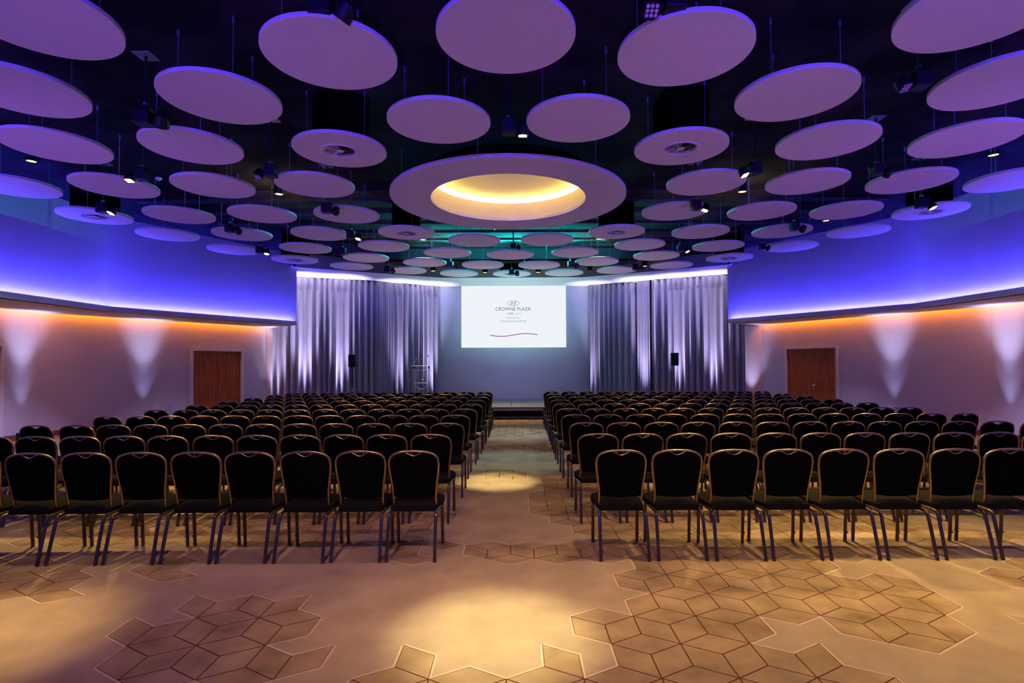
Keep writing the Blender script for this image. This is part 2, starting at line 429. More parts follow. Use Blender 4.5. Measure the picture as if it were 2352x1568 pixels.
def hit(a, b, px):
    """distance along wall a-b at which it is seen at pixel column px"""
    s = (px - CXP) / FP
    ax_, ay = a; dx, dy = Vector(b) - Vector(a); L = math.hypot(dx, dy); dx /= L; dy /= L
    return (s * ay - ax_) / (dx - s * dy)
def skirting(name, a, b, gaps, out):
    A, B = Vector(a), Vector(b); d = (B - A).normalized(); L = (B - A).length
    bm = bmesh.new(); t = 0
    for t0, t1 in list(gaps) + [(L, L)]:
        if t0 - t > .02:
            p, q = A + d * t, A + d * t0; c, e = offs(p, q, -.018 * out)
            prism(bm, [tuple(p), tuple(q), e, c], 0, .125)
            p2, q2 = offs(c, e, 0)
        t = t1
    return struct(name, bm, m_base)
doors = []
for side, pl, sg, dpx in (('left', WALL_L, 1, (437, 559)), ('right', WALL_R, -1, (1802, 1926))):
    rear, mid, cor, end = pl
    # segment rear-mid, mid-corner (side wall), corner-end (angled wall)
    t = sorted(hit(cor, end, p) for p in dpx)
    doors.append((side, cor, end, t[0], t[1], sg))
    hole = [(t[0] + .03, t[1] - .03, 2.18)]
    cut_wall('wall_%s_front' % side, cor, end, Z_SOF + .2, hole, sg)
    skirting('baseboard_%s_front' % side, cor, end, [(t[0], t[1])], sg)
    if side == 'left':
        td = hit(mid, cor, 8)
        doors.append(('left_side', mid, cor, td - 1.95, td, sg))
        cut_wall('wall_left', mid, cor, Z_SOF + .2, [(td - 1.92, td - .03, 2.18)], sg)
        skirting('baseboard_left', mid, cor, [(td - 1.95, td)], sg)
    else:
        cut_wall('wall_right', mid, cor, Z_SOF + .2, [], sg)
        skirting('baseboard_right', mid, cor, [], sg)
    wall_seg('wall_%s_rear' % side, rear, mid, 0, Z_SOF + .2, sg)
wall_seg('wall_rear', (10.72, -5.0), (-11.4, -5.0), 0, Z_SOF + .2, 1)
# soffit under the ledge, with a lighting slot along the wall
for side, lp, wp, sg in (('left', LEDGE_L, WALL_L, 1), ('right', LEDGE_R, WALL_R, -1)):
    inner = miter(lp, .02 * sg); outer = miter(wp, -.16 * sg); outer[0] = wp[0]
    for i in range(1, 3):
        bm = bmesh.new(); prism(bm, [inner[i], inner[i + 1], outer[i + 1], outer[i]], Z_SOF, Z_SOF + .05); trim(bm, m_soffit)
        bm = bmesh.new(); o1, o2 = miter(wp, -.18 * sg), miter(wp, .1 * sg); prism(bm, [o1[i], o1[i + 1], o2[i + 1], o2[i]], Z_SOF + .14, Z_SOF + .18); trim(bm, m_soffit)
        bm = bmesh.new(); o1, o2 = miter(wp, -.175 * sg), miter(wp, -.16 * sg); prism(bm, [o1[i], o1[i + 1], o2[i + 1], o2[i]], Z_SOF + .05, Z_SOF + .14); trim(bm, m_soffit)
    # ledge: fascia, floor of the trough
    fi = miter(lp, .018 * sg); bk = miter(lp, .14 * sg)
    for i in range(3):
        bm = bmesh.new(); prism(bm, [lp[i], lp[i + 1], fi[i + 1], fi[i]], Z_SOF, Z_LED); trim(bm, m_ledge)
        bm = bmesh.new(); prism(bm, [fi[i], fi[i + 1], bk[i + 1], bk[i]], Z_SOF + .03, Z_SOF + .06); trim(bm, m_ledge)
    # upper wall
    f, b = miter(lp, .13 * sg), miter(lp, .25 * sg)
    for i, nm in ((0, 'rear'), (1, ''), (2, 'front')):
        bm = bmesh.new(); prism(bm, [f[i], f[i + 1], b[i + 1], b[i]], Z_SOF + .0, Z_CEIL); struct('wall_%s_upper' % side + ('_' + nm if nm else ''), bm, m_wall)
    # return behind the end of the bulkhead
    e0 = f[3]; e1 = wp[3]
    bm = bmesh.new(); c, d = offs(e0, e1, .1 * -sg); prism(bm, [e0, e1, d, c] if sg > 0 else [e0, e1, d, c], Z_SOF, Z_CEIL); struct('wall_%s_return' % side, bm, m_wall)
bm = bmesh.new(); prism(bm, [(6.9, -3.0), (-7.1, -3.0), (-11.4, 1.4), (-11.4, -5.0), (10.72, -5.0), (10.72, 1.4)], Z_SOF, Z_SOF + .05); trim(bm, m_soffit)
wall_seg('wall_rear_upper', (6.8, -3.12), (-7.0, -3.12), Z_SOF, Z_CEIL, 1)
bm = bmesh.new(); box(bm, -6.9, 6.7, -3.0, -2.98, Z_SOF, Z_LED); trim(bm, m_ledge)
# ceiling, dark soffit over the front of the stage, white soffit at the curtains
bm = bmesh.new(); box(bm, -12, 12, -6, 22, Z_CEIL, Z_CEIL + .1); struct('ceiling', bm, m_ceil)
DS = [(-6.96, 16.95), (-5.85, 15.0), (-3.8, 16.2), (3.35, 16.2), (5.6, 15.05), (6.62, 16.82)]
LIP = [(-7.0, 17.09), (-6.97, 17.1), (-2.68, 19.36), (2.37, 19.35), (6.65, 17.0), (6.67, 16.99)]
bm = bmesh.new(); prism(bm, [*DS, *LIP[::-1]], Z_LIP, Z_LIP + .05); struct('ceiling_front_dark', bm, m_darksof)
bm = bmesh.new(); prism(bm, [*LIP, (8.6, 18.2), (8.6, 21.8), (-8.8, 21.8), (-8.8, 18.4)], Z_LIP, Z_LIP + .06); struct('ceiling_front_white', bm, m_soffit)
bm = bmesh.new(); i1 = miter(DS, .05); prism(bm, DS + i1[::-1], Z_LIP, Z_CEIL); trim(bm, m_darksof)
bm = bmesh.new(); prism(bm, [(-6.5, 10.9), (6.3, 10.9), (5.2, 15.2), (3.3, 16.15), (-3.75, 16.15), (-5.5, 15.1)], Z_CEIL - .03, Z_CEIL); trim(bm, m_ceilgrey)  # lighter board added to strengthen the teal glow on the ceiling
# ceiling beams, seen lit in teal near the stage
for k, y in enumerate((11.35, 12.3, 13.25, 14.15, 15.0, 15.75)):
    bm = bmesh.new(); w = 7.9 if y < 12.9 else (7.9 - (y - 12.7) * 1.4)
    box(bm, AX - w, AX + w, y, y + .16, Z_CEIL - .075, Z_CEIL - .03); trim(bm, m_ceilgrey)
# back wall and its flanks behind the curtains
bm = bmesh.new(); box(bm, -9, 9, BACK_Y, BACK_Y + .12, 0, Z_LIP + .05); struct('wall_front', bm, m_wall)
wall_seg('wall_front_left', (-8.44, 18.43), (-8.70, 21.6), 0, Z_LIP, 1)
wall_seg('wall_front_right', (8.16, 18.19), (8.6, 21.6), 0, Z_LIP, -1)
# light pilaster between door wall and curtain
bm = bmesh.new(); prism(bm, [(-8.44, 18.40), (-8.27, 18.50), (-8.34, 18.62), (-8.52, 18.52)], 0, Z_SOF); trim(bm, m_wall)
bm = bmesh.new(); prism(bm, [(8.16, 18.19), (7.66, 18.33), (7.70, 18.45), (8.2, 18.31)], 0, Z_SOF); trim(bm, m_wall)

# ---------------------------------------------------------------- doors
def door(n, a, b, t0, t1, sg, leaf_h=2.10):
    A, B = Vector(a), Vector(b); d = (B - A).normalized(); nrm = Vector((-d.y, d.x)) * (-sg)      # into the room
    mid = A + d * (t0 + t1) / 2
    m4 = Matrix(((d.x, nrm.x, 0, mid.x), (d.y, nrm.y, 0, mid.y), (0, 0, 1, 0), (0, 0, 0, 1)))
    root = bpy.data.objects.new('door_%d' % n, None); C.objects.link(root); root['kind'] = 'structure'
    root.location = (mid.x, mid.y, 0); root.empty_display_size = .2
    L = m4.copy(); L.translation = (0, 0, 0)
    w = (t1 - t0) / 2; fw = .085
    bm = bmesh.new()
    for x0, x1, z0, z1 in ((-w, -w + fw, 0, leaf_h + .115), (w - fw, w, 0, leaf_h + .115), (-w + fw, w - fw, leaf_h + .03, leaf_h + .115)):
        box(bm, x0, x1, -.12, .03, z0, z1, L)
    bmesh.ops.recalc_face_normals(bm, faces=bm.faces[:]); obj('door_frame', bm, m_frame, root)
    for s in (-1, 1):
        bm = bmesh.new(); x0, x1 = sorted((s * .003, s * (w - fw - .004))); box(bm, x0, x1, -.07, -.025, .008, leaf_h + .022, L)
        bmesh.ops.recalc_face_normals(bm, faces=bm.faces[:]); lf = obj('door_leaf', bm, m_wood, root)
        for zz in (.25, 1.05, 1.85):
            bm = bmesh.new(); box(bm, s * (w - fw) - .010, s * (w - fw) + .010, -.03, -.015, zz, zz + .1, L)
            bmesh.ops.recalc_face_normals(bm, faces=bm.faces[:]); obj('hinge', bm, m_steel, lf)
        if s * sg > 0 or n == 2:
            bm = bmesh.new()
            hx = s * .07
            pts = [L @ Vector(p) for p in ((hx, -.025, 1.03), (hx, .03, 1.03), (hx + s * .02, .042, 1.03), (hx + s * .13, .042, 1.03))]
            sweep(bm, pts, .010, 8)
            p0, p1 = L @ Vector((hx, -.025, 1.03)), L @ Vector((hx, -.012, 1.03)); cyl(bm, p0, p1, .026, 16)
            obj('handle', bm, m_chrome, lf, True)
            bm = bmesh.new(); p0, p1 = L @ Vector((hx, -.025, .93)), L @ Vector((hx, -.012, .93)); cyl(bm, p0, p1, .022, 16); obj('lock_plate', bm, m_chrome, lf, True)
for n, (side, a, b, t0, t1, sg) in enumerate(doors): door(n + 1, a, b, t0, t1, sg)

# ---------------------------------------------------------------- curtains
def curtain(path, label, lam=.205, amp=.088, seed=0, z1=Z_LIP - .015):
    rnd = random.Random(seed)
    P = [Vector(p) for p in path]; L = [0]
    for a, b in zip(P, P[1:]): L.append(L[-1] + (b - a).length)
    def pos(s):
        for i in range(len(P) - 1):
            if s <= L[i + 1] or i == len(P) - 2:
                d = (P[i + 1] - P[i]).normalized(); return P[i] + d * (s - L[i]), Vector((-d.y, d.x))
    # phase advances at a varying pace so that pleats differ in width
    N = int(L[-1] / .012); ph = 0; cols = []
    jit = [rnd.uniform(.82, 1.22) for _ in range(400)]; am = [rnd.uniform(.75, 1.2) for _ in range(400)]
    for k in range(N + 1):
        s = L[-1] * k / N; c = int(ph); ph += (L[-1] / N) / (lam * jit[c])
        f = ph - int(ph)
        wv = math.sin(2 * math.pi * f); wv = math.copysign(abs(wv) ** .7, wv)
        p, n = pos(s); cols.append((p, n, wv * amp * am[c], Vector((n.y, -n.x)) * math.sin(4 * math.pi * f) * .014))
    zs = [.015, .6, 1.5, 2.5, 3.5, 4.3, z1]
    bm = bmesh.new(); grid = []
    for z in zs:
        t = z / z1
        grid.append([bm.verts.new((*(p + n * o * (1.12 - .2 * t) + w * (1.1 - .6 * t)), z)) for p, n, o, w in cols])
    for a, b in zip(grid, grid[1:]):
        for k in range(N): bm.faces.new((a[k], a[k + 1], b[k + 1], b[k]))
    o = obj('curtain', bm, m_curtain, None, True)
    md = o.modifiers.new('thickness', 'SOLIDIFY'); md.thickness = .006
    return tag(o, label, 'curtain', 'grey pleated curtains beside the screen')
curtain([(-8.52, 18.69), (-7.73, 18.96), (-6.35, 19.53), (-5.13, 20.02)], 'wide grey pleated curtain at the end of the left door wall', seed=1)
curtain([(-5.10, 20.05), (-4.66, 20.46)], 'narrow tightly gathered grey curtain between two wider ones, left of the screen', lam=.085, amp=.032, seed=2)
curtain([(-4.63, 20.50), (-3.14, 21.40)], 'grey pleated curtain behind the clear lectern', seed=3)
curtain([(2.79, 21.33), (4.43, 20.41)], 'grey pleated curtain nearest the screen, opposite side from the lectern', seed=4)
curtain([(4.47, 20.38), (4.91, 20.04)], 'narrow tightly gathered grey curtain between two wider ones, right of the screen', lam=.085, amp=.032, seed=5)
curtain([(4.95, 20.00), (7.33, 18.76), (7.84, 18.52)], 'wide grey pleated curtain behind the loudspeaker right of the screen', seed=6)
# uplights washing the curtains (floor lamps hidden behind the chair rows)
for px, off, pw, col in ((700, .32, 120, LAV), (782, .28, 110, LAV), (913, .26, 75, LAV), (985, .26, 90, LAV), (640, .3, 60, (.75, .62, 1)),
                         (1366, .26, 60, LAV), (1482, .26, 95, LAV), (1560, .3, 100, LAV), (1640, .32, 90, LAV)):
    s = (px - CXP) / FP; y = 18.0
    pth = [(-8.36, 18.74), (-7.73, 18.96), (-5.1, 20.03), (-4.6, 20.52), (-3.14, 21.4)] if px < 1187 else [(2.79, 21.33), (4.46, 20.38), (4.92, 20.02), (7.33, 18.76)]
    best = None
    for a, b in zip(pth, pth[1:]):
        L = (Vector(b) - Vector(a)).length; t = hit(a, b, px)
        if -.05 <= t <= L + .05: best = (Vector(a) + (Vector(b) - Vector(a)) * t / L, (Vector(b) - Vector(a)).normalized())
    if best:
        p, d = best; n = Vector((d.y, -d.x))
        q = p + n * off; u = p + n * .10
        spot('curtain_uplight', (q.x, q.y, .12), (u.x, u.y, 4.6), pw * 18, col, 30, 1.0, .09)
        q = p + n * (off + .95)
        spot('curtain_uplight', (q.x, q.y, .12), (p.x, p.y, 4.4), pw * 5.5, (.72, .64, 1), 20, 1.0, .03)
        q = p + n * .34; u = p + n * .30
        spot('curtain_uplight', (q.x, q.y, .12), (u.x, u.y, 4.7), pw * 13, (.66, .58, 1), 30, 1.0, .03)
# uplights at the foot of the side walls
def wall_up(a, b, px, sg, pw, col=LAV, off=.24, ang=38):
    t = hit(a, b, px); d = (Vector(b) - Vector(a)).normalized(); p = Vector(a) + d * t; n = Vector((-d.y, d.x)) * -sg
    q = p + n * off
    spot('wall_uplight', (q.x, q.y, .16), (p.x + n.x * .10, p.y + n.y * .10, 2.9), pw * 1.3, (.42, .44, 1), ang, 1.0, .03)
    spot('wall_uplight', (p.x + n.x * 1.05, p.y + n.y * 1.05, .16), (p.x, p.y, 2.96), pw * 5.0, (.56, .54, 1), 30, 1.0, .03)
    spot('wall_uplight', (p.x + n.x * .50, p.y + n.y * .50, .16), (p.x, p.y, 2.9), pw * 1.6, (.62, .56, 1), 24, 1.0, .03)
    return q
wall_up(WALL_L[2], WALL_L[3], 330, 1, 80); wall_up(WALL_R[2], WALL_R[3], 2052, -1, 85)
q_up = wall_up(WALL_L[1], WALL_L[2], 50, 1, 95); wall_up(WALL_R[1], WALL_R[2], 2318, -1, 120)
spot('wall_uplight', (7.75, 18.0, .15), (7.84, 18.17, 2.9), 360, LAV, 38, 1, .03)
spot('wall_uplight', (-8.15, 18.1, .15), (-8.24, 18.33, 2.9), 120, (.9, .6, .9), 38, 1, .03)

# ---------------------------------------------------------------- stage
def build_stage():
    x0, x1, y0, y1, zt = -4.19, 3.81, 16.77, 19.92, .38
    st = empty('stage', ((x0 + x1) / 2, (y0 + y1) / 2, 0), 'low modular stage with pale deck panels and black front below the screen', 'stage')
    ox, oy = (x0 + x1) / 2, (y0 + y1) / 2
    for i in range(4):
        for j in range(2):
            bm = bmesh.new(); ym = (y0 + y1) / 2
            a, b = x0 + 2 * i + .006, x0 + 2 * i + 1.994; c, d = (y0, ym - .006) if j == 0 else (ym + .006, y1)
            box(bm, a - ox, b - ox, c - oy, d - oy, zt - .035, zt); bevel(bm, .004, 1); obj('deck_panel', bm, m_deck, st)
    bm = bmesh.new(); box(bm, x0 - ox, x1 - ox, y0 + .01 - oy, y0 + .05 - oy, zt - .115, zt - .045); obj('front_rail', bm, m_rail, st)
    bm = bmesh.new(); box(bm, x0 - ox, x1 - ox, y0 + .012 - oy, y0 + .045 - oy, .055, .075); obj('lower_rail', bm, m_rail, st)
    bm = bmesh.new(); box(bm, x0 + .05 - ox, x1 - .05 - ox, y0 + .16 - oy, y0 + .18 - oy, .0, zt - .04); obj('skirt', bm, m_matblack, st)
    for i in range(5):
        for yy in (y0 + .03, y1 - .06):
            bm = bmesh.new(); x = min(max(x0 + 2 * i, x0 + .04), x1 - .04); cyl(bm, (x - ox, yy + .05 - oy, 0), (x - ox, yy + .05 - oy, zt - .035), .024, 10); obj('leg', bm, m_black, st, True)
build_stage()
ST = .38
# ---------------------------------------------------------------- lectern with two gooseneck microphones
def build_lectern():
    y = 18.35; lx = (968 - CXP) / FP * y; w = .31
    L = empty('lectern', (lx, y, ST), 'clear acrylic lectern with brass lip and two gooseneck microphones on stage', 'lectern')
    k = y / FP
    def zz(py): return at(968, py, Y=y).z - ST
    zt, zm, zb, zbot = zz(840), zz(850.5), zz(879), zz(893)
    bm = bmesh.new(); box(bm, -.27, .27, -.16, .16, 0, .02); bevel(bm, .005, 1); obj('base_plate', bm, m_acryl, L)
    bm = bmesh.new()                                                       # bowed front sheet
    n = 14; top = []; bot = []
    for i in range(n + 1):
        a = -1 + 2 * i / n; top.append(bm.verts.new((a * (w - .06), .10 - .1 * (1 - a * a) - .0, zm))); bot.append(bm.verts.new((a * (w - .10), .10 - .06 * (1 - a * a), .02)))
    for i in range(n): bm.faces.new((bot[i], bot[i + 1], top[i + 1], top[i]))
    f = obj('front_sheet', bm, m_acryl, L, True); md = f.modifiers.new('thickness', 'SOLIDIFY'); md.thickness = .010
    for s in (-1, 1):
        bm = bmesh.new(); sweep(bm, [(s * (w - .10), .10, .02), (s * (w - .06), .10, zm)], .005, 6); obj('sheet_edge', bm, m_acryledge, L)
    bm = bmesh.new(); vs = [bm.verts.new(p) for p in ((-w, -.22, zt), (w - .04, -.22, zt), (w, .16, zm + .0), (-w + .04, .16, zm + .0))]; bm.faces.new(vs)
    s_ = obj('reading_top', bm, m_acryl, L); md = s_.modifiers.new('thickness', 'SOLIDIFY'); md.thickness = .012
    bm = bmesh.new(); sweep(bm, [(-w + .01, -.22, zt), (w - .05, -.22, zt)], .011, 8); obj('brass_lip', bm, m_brass, L, True)
    bm = bmesh.new(); sweep(bm, [(-w + .05, .16, zm), (w, .16, zm)], .008, 8); obj('front_edge', bm, m_acryledge, L, True)
    bm = bmesh.new(); pts = [(.22 * math.cos(math.pi * (1 + i / 16)), -.02, zb + (zb - zbot) * math.sin(math.pi * (1 + i / 16))) for i in range(17)]
    sweep(bm, pts, .007, 8); sweep(bm, [(-.22, -.02, zb), (.22, -.02, zb)], .007, 8); obj('shelf_hoop', bm, m_acryledge, L, True)
    for s, ppx in ((-1, ((950, 838), (951, 832), (956, 824), (962, 819), (966, 817.5))), (1, ((985, 839), (985.5, 830), (985, 822), (983, 818)))):
        pts = [at(px, py, Y=y - .1 + .05 * i) - Vector((lx, y, ST)) for i, (px, py) in enumerate(ppx)]
        bm = bmesh.new(); sweep(bm, smooth_path(pts), .006, 8); mc = obj('microphone', bm, m_brass, L, True)
        bm = bmesh.new(); d = (pts[-1] - pts[-2]).normalized(); cyl(bm, pts[-1] - d * .03, pts[-1] + d * .05, .014, 10); obj('microphone_head', bm, m_black, mc, True)
        bm = bmesh.new(); cyl(bm, pts[0] - Vector((0, 0, .12)), pts[0] - Vector((0, 0, .02)), .026, 12); obj('microphone_clamp', bm, m_black, mc, True)
build_lectern()
# ---------------------------------------------------------------- loudspeakers on stands
def build_speaker(px0, px1, py0, py1, y, side):
    a, b = at(px0, py0, Y=y), at(px1, py1, Y=y); w, h = b.x - a.x, a.z - b.z; cx = (a.x + b.x) / 2
    sp = empty('loudspeaker', (cx, y, b.z), 'black loudspeaker on a stand %s of the screen' % side, 'speaker', 'loudspeakers flanking the screen')
    bm = bmesh.new(); box(bm, -w / 2, w / 2, -.02, .22, 0, h)
    for v in bm.verts:
        if v.co.y > .1: v.co.x *= .7
    bevel(bm, .008, 2); obj('cabinet', bm, m_matblack, sp)
    bm = bmesh.new(); box(bm, -w / 2 + .012, w / 2 - .012, -.030, -.020, .015, h - .015); bevel(bm, .004, 1); obj('grille', bm, m_black, sp)
    st = empty('speaker_stand', (cx, y + .10, 0), 'black tripod stand under the loudspeaker %s of the screen' % side, 'stand', 'tripod speaker stands')
    bm = bmesh.new(); cyl(bm, (0, 0, .18), (0, 0, b.z), .017, 12); obj('pole', bm, m_black, st, True)
    bm = bmesh.new(); cyl(bm, (0, 0, .78), (0, 0, .90), .028, 12); cyl(bm, (.02, 0, .84), (.07, 0, .84), .016, 8); obj('collar', bm, m_chrome, st, True)
    for i in range(3):
        an = 2 * math.pi * i / 3 + .5
        bm = bmesh.new(); sweep(bm, [(.02 * math.cos(an), .02 * math.sin(an), .75), (.42 * math.cos(an), .42 * math.sin(an), .012)], .012, 8); obj('leg', bm, m_black, st, True)
build_speaker(800, 815, 814, 842.5, 18.7, 'left')
build_speaker(1542, 1559, 810, 839.5, 18.3, 'right')

# ---------------------------------------------------------------- projected slide
def text_mesh(body, size, spacing=1.0, offset=0.0):
    cu = bpy.data.curves.new('t', 'FONT'); cu.body = body; cu.size = size; cu.align_x = 'CENTER'; cu.space_character = spacing; cu.offset = offset; cu.resolution_u = 3
    o = bpy.data.objects.new('t', cu); C.objects.link(o)
    dg = bpy.context.evaluated_depsgraph_get(); me = bpy.data.meshes.new_from_object(o.evaluated_get(dg))
    bpy.data.objects.remove(o); bpy.data.curves.remove(cu)
    return me
def build_screen():
    y = BACK_Y - .03
    a, b = at(1061, 658.5, Y=y), at(1299, 795.8, Y=y); cx, cz = (a.x + b.x) / 2, (a.z + b.z) / 2; w, h = b.x - a.x, a.z - b.z
    root = empty('projection_screen', (cx, y, cz), 'bright white projected slide with hotel logo on the back wall', 'screen')
    bm = bmesh.new(); box(bm, -w / 2, w / 2, 0, .028, -h / 2, h / 2); obj('screen_surface', bm, emitter('slide_white', (.845, .885, .93), 1.02), root)
    bm = bmesh.new()
    for x0, x1, z0, z1 in ((-w / 2 - .02, -w / 2, -h / 2 - .02, h / 2 + .02), (w / 2, w / 2 + .02, -h / 2 - .02, h / 2 + .02), (-w / 2, w / 2, h / 2, h / 2 + .02), (-w / 2, w / 2, -h / 2 - .02, -h / 2)): box(bm, x0, x1, -.004, .028, z0, z1)
    obj('screen_halo', bm, emitter('slide_halo', (.80, 1.0, 1.0), 1.1), root)  # glowing cyan border stands in for the halo around the slide
    k = y / FP
    ink = lambda n, c: emitter(n, c, 1.0)
    purple, grey, teal, magenta = ink('slide_purple_ink', (.155, .125, .235)), ink('slide_slate_ink', (.33, .40, .47)), ink('slide_teal_ink', (.10, .38, .45)), ink('slide_magenta_ink', (.26, .045, .24))
    paleteal = ink('slide_pale_teal_ink', (.38, .58, .64))
    def put(name, body, px0, px1, pyb, m, size_px, off=0.0, align_center=True):
        me = text_mesh(body, size_px * k, 1.0, off)
        xs = [v.co.x for v in me.vertices]; sx = (px1 - px0) * k / (max(xs) - min(xs)); mid = (max(xs) + min(xs)) / 2
        cap = max(v.co.y for v in me.vertices)
        for v in me.vertices: v.co = ((v.co.x - mid) * sx, 0, v.co.y)
        o = link(name, me, m, root); p = at((px0 + px1) / 2, pyb, Y=y); o.location = (p.x - cx, -.004, p.z - cz)
    put('slide_lettering', 'CROWNE PLAZA', 1138, 1219, 713.2, purple, 11.3, .0004)
    put('slide_lettering', '\u00ae', 1219.3, 1221.2, 707, purple, 3)
    put('slide_lettering', 'AN', 1160.5, 1168, 722.2, paleteal, 6.4)
    put('slide_lettering', 'IHG', 1169.7, 1179.5, 722.2, teal, 6.4, .0035)
    put('slide_lettering', '\u00ae', 1180.2, 1181.6, 718.6, paleteal, 2.4)
    put('slide_lettering', 'HOTEL', 1183, 1201, 722.2, paleteal, 6.4)
    put('slide_lettering', 'NEWCASTLE -', 1162, 1196.5, 731.8, grey, 6.3)
    put('slide_lettering', 'STEPHENSON QUARTER', 1150, 1209, 739.6, grey, 6.3)
    def P(px, py): q = at(px, py, Y=y); return Vector((q.x - cx, -.006, q.z - cz))
    bm = bmesh.new()
    c = (1179.2, 695.9); ring = lambda rx, ry: [P(c[0] + rx * math.cos(t), c[1] + ry * math.sin(t)) for t in [2 * math.pi * i / 48 for i in range(48)]]
    o_, i_ = [bm.verts.new(p) for p in ring(13.7, 6.4)], [bm.verts.new(p) for p in ring(12.9, 5.7)]
    for i in range(48): bm.faces.new((o_[i], o_[(i + 1) % 48], i_[(i + 1) % 48], i_[i]))
    for col in (0, 1):
        for r in range(4):
            x0, y0 = 1173.0 + col * 6.6 + (.5 if col else 0), 693.0 + r * 2.0 - col * .4
            up, lo = [], []
            for i in range(9):
                t = i / 8; x = x0 + 5.6 * t; yy = y0 + .9 * math.sin(2 * math.pi * t) + (.5 - t) * -1.2 - r * 0 ; xx = x + (1.5 - r) * .5
                th = .28 + .25 * math.sin(math.pi * t)
                up.append(bm.verts.new(P(xx, yy - th))); lo.append(bm.verts.new(P(xx, yy + th)))
            for i in range(8): bm.faces.new((lo[i], lo[i + 1], up[i + 1], up[i]))
    obj('slide_emblem', bm, purple, root)
    bm = bmesh.new(); up, lo = [], []
    for i in range(41):
        t = i / 40; x = 1125.4 + (1234.5 - 1125.4) * t; yy = 769.0 + 2.9 * math.sin(2 * math.pi * (t - .0) ) * 1.0 + 1.2 * (.5 - t); th = .85 if 0 < i < 40 else .7
        up.append(bm.verts.new(P(x, yy - th))); lo.append(bm.verts.new(P(x, yy + th)))
    for i in range(40): bm.faces.new((lo[i], lo[i + 1], up[i + 1], up[i]))
    obj('slide_swoosh', bm, magenta, root)
build_screen()

# ---------------------------------------------------------------- chairs
FRAME = [(.190, .425), (.189, .50), (.193, .58), (.203, .66), (.214, .74), (.2195, .80), (.216, .845), (.200, .880), (.160, .906), (.09, .922), (0, .927)]
def by(z): return .215 - (z - .43) * .15
def build_chair():
    root = empty('banquet_chair', (0, 0, 0), '', 'chair')
    half = smooth_path([(x, by(z), z) for x, z in FRAME], 3)
    full = half + [Vector((-p.x, p.y, p.z)) for p in reversed(half[:-1])]
    bm = bmesh.new(); sweep(bm, full, .0108, 10); obj('back_frame', bm, m_gold, root, True)
    # upholstered back with a dip at the top (hand hole)
    ins = [(p.x * .956, p.z - (.010 if p.z > .86 else 0)) for p in half if p.z > .515]
    topz = ins[-1][1]
    right = [(x, z) for x, z in ins if x > .085 or z < .88]
    dip = [(.085 - .17 * i / 16) for i in range(17)]
    def dz(x): return topz - .003 - .013 * 0 - .030 * (.5 + .5 * math.cos(math.pi * x / .085))
    outline = [(.182, .516)] + right + [(x, dz(x)) for x in dip] + [(-x, z) for x, z in reversed(right)] + [(-.182, .516), (-.10, .505), (0, .501), (.10, .505)]
    bm = bmesh.new(); th = .019
    fr = [bm.verts.new((x, by(z) - th * .55, z)) for x, z in outline]; bk = [bm.verts.new((x, by(z) + th, z)) for x, z in outline]
    bm.faces.new(fr); bm.faces.new(bk[::-1]); n = len(outline)
    for i in range(n): bm.faces.new((fr[i], bk[i], bk[(i + 1) % n], fr[(i + 1) % n]))
    bmesh.ops.recalc_face_normals(bm, faces=bm.faces[:]); obj('backrest', bm, m_fabric, root, True)
    bm = bmesh.new(); sweep(bm, [(x, by(dz(x)) - .006, dz(x) + .003) for x in dip[1:-1]], .0036, 6); obj('hand_grip', bm, m_grip, root, True)
    # seat
    bm = bmesh.new(); N = 12; rows = []
    def sec(t, up):
        y = .165 + .435 * t; hw = .196 + .028 * math.sin(min(t * 1.35, 1) * math.pi / 2); hw *= 1 - .10 * max(0, t - .86) / .14
        out = []
        for i in range(N + 1):
            a = -1 + 2 * i / N; e = (1 - abs(a) ** 6) * (1 - abs(2 * t - 1) ** 6)
            out.append(bm.verts.new((a * hw, y, (.440 + .036 * e + .008 * (1 - a * a) * e) if up else .390)))
        return out
    T = [0, .03, .1, .3, .5, .7, .85, .95, 1]
    up = [sec(t, True) for t in T]; dn = [sec(t, False) for t in T]
    for g, fl in ((up, False), (dn, True)):
        for a, b in zip(g, g[1:]):
            for k in range(N):
                f = (a[k], a[k + 1], b[k + 1], b[k]); bm.faces.new(f[::-1] if fl else f)
    for k in range(N):
        bm.faces.new((dn[0][k], dn[0][k + 1], up[0][k + 1], up[0][k])); bm.faces.new((up[-1][k], up[-1][k + 1], dn[-1][k + 1], dn[-1][k]))
    for i in range(len(T) - 1):
        bm.faces.new((up[i][0], up[i + 1][0], dn[i + 1][0], dn[i][0])); bm.faces.new((dn[i][N], dn[i + 1][N], up[i + 1][N], up[i][N]))
    bmesh.ops.recalc_face_normals(bm, faces=bm.faces[:]); obj('seat', bm, m_seat, root, True)
    for s in (-1, 1):
        bm = bmesh.new(); sweep(bm, smooth_path([(s * .2085, 0, .004), (s * .2055, .065, .25), (s * .2035, .092, .345), (s * .203, .112, .380), (s * .203, .150, .390), (s * .205, .29, .392)], 3), .0148, 10)
        obj('leg', bm, m_leg, root, True)
        bm = bmesh.new(); sweep(bm, smooth_path([(s * .205, .29, .392), (s * .207, .435, .394), (s * .208, .468, .386), (s * .209, .482, .350), (s * .2095, .510, .004)], 3), .0148, 10)
        for zz in (.09, .255): cyl(bm, (s * .200, .497 - zz * .02, zz), (s * .2265, .497 - zz * .02, zz), .010, 8)
        obj('leg', bm, m_leg, root, True)
    return root
proto = build_chair(); first = True
L_AISLE = [-.92, -.95, -.917, -.93, -.907, -.885, -.884, -.868, -.871, -.888]
R_AISLE = [.926, .887, .903, .891, .891, .904, .925, .938, .948, .957]
ROW1_L = [950, 828.5, 704, 576.5, 455, 332, 208.6, 85, -40]
ROW1_R = [1425, 1553.6, 1682, 1808, 1935, 2061, 2189, 2313]
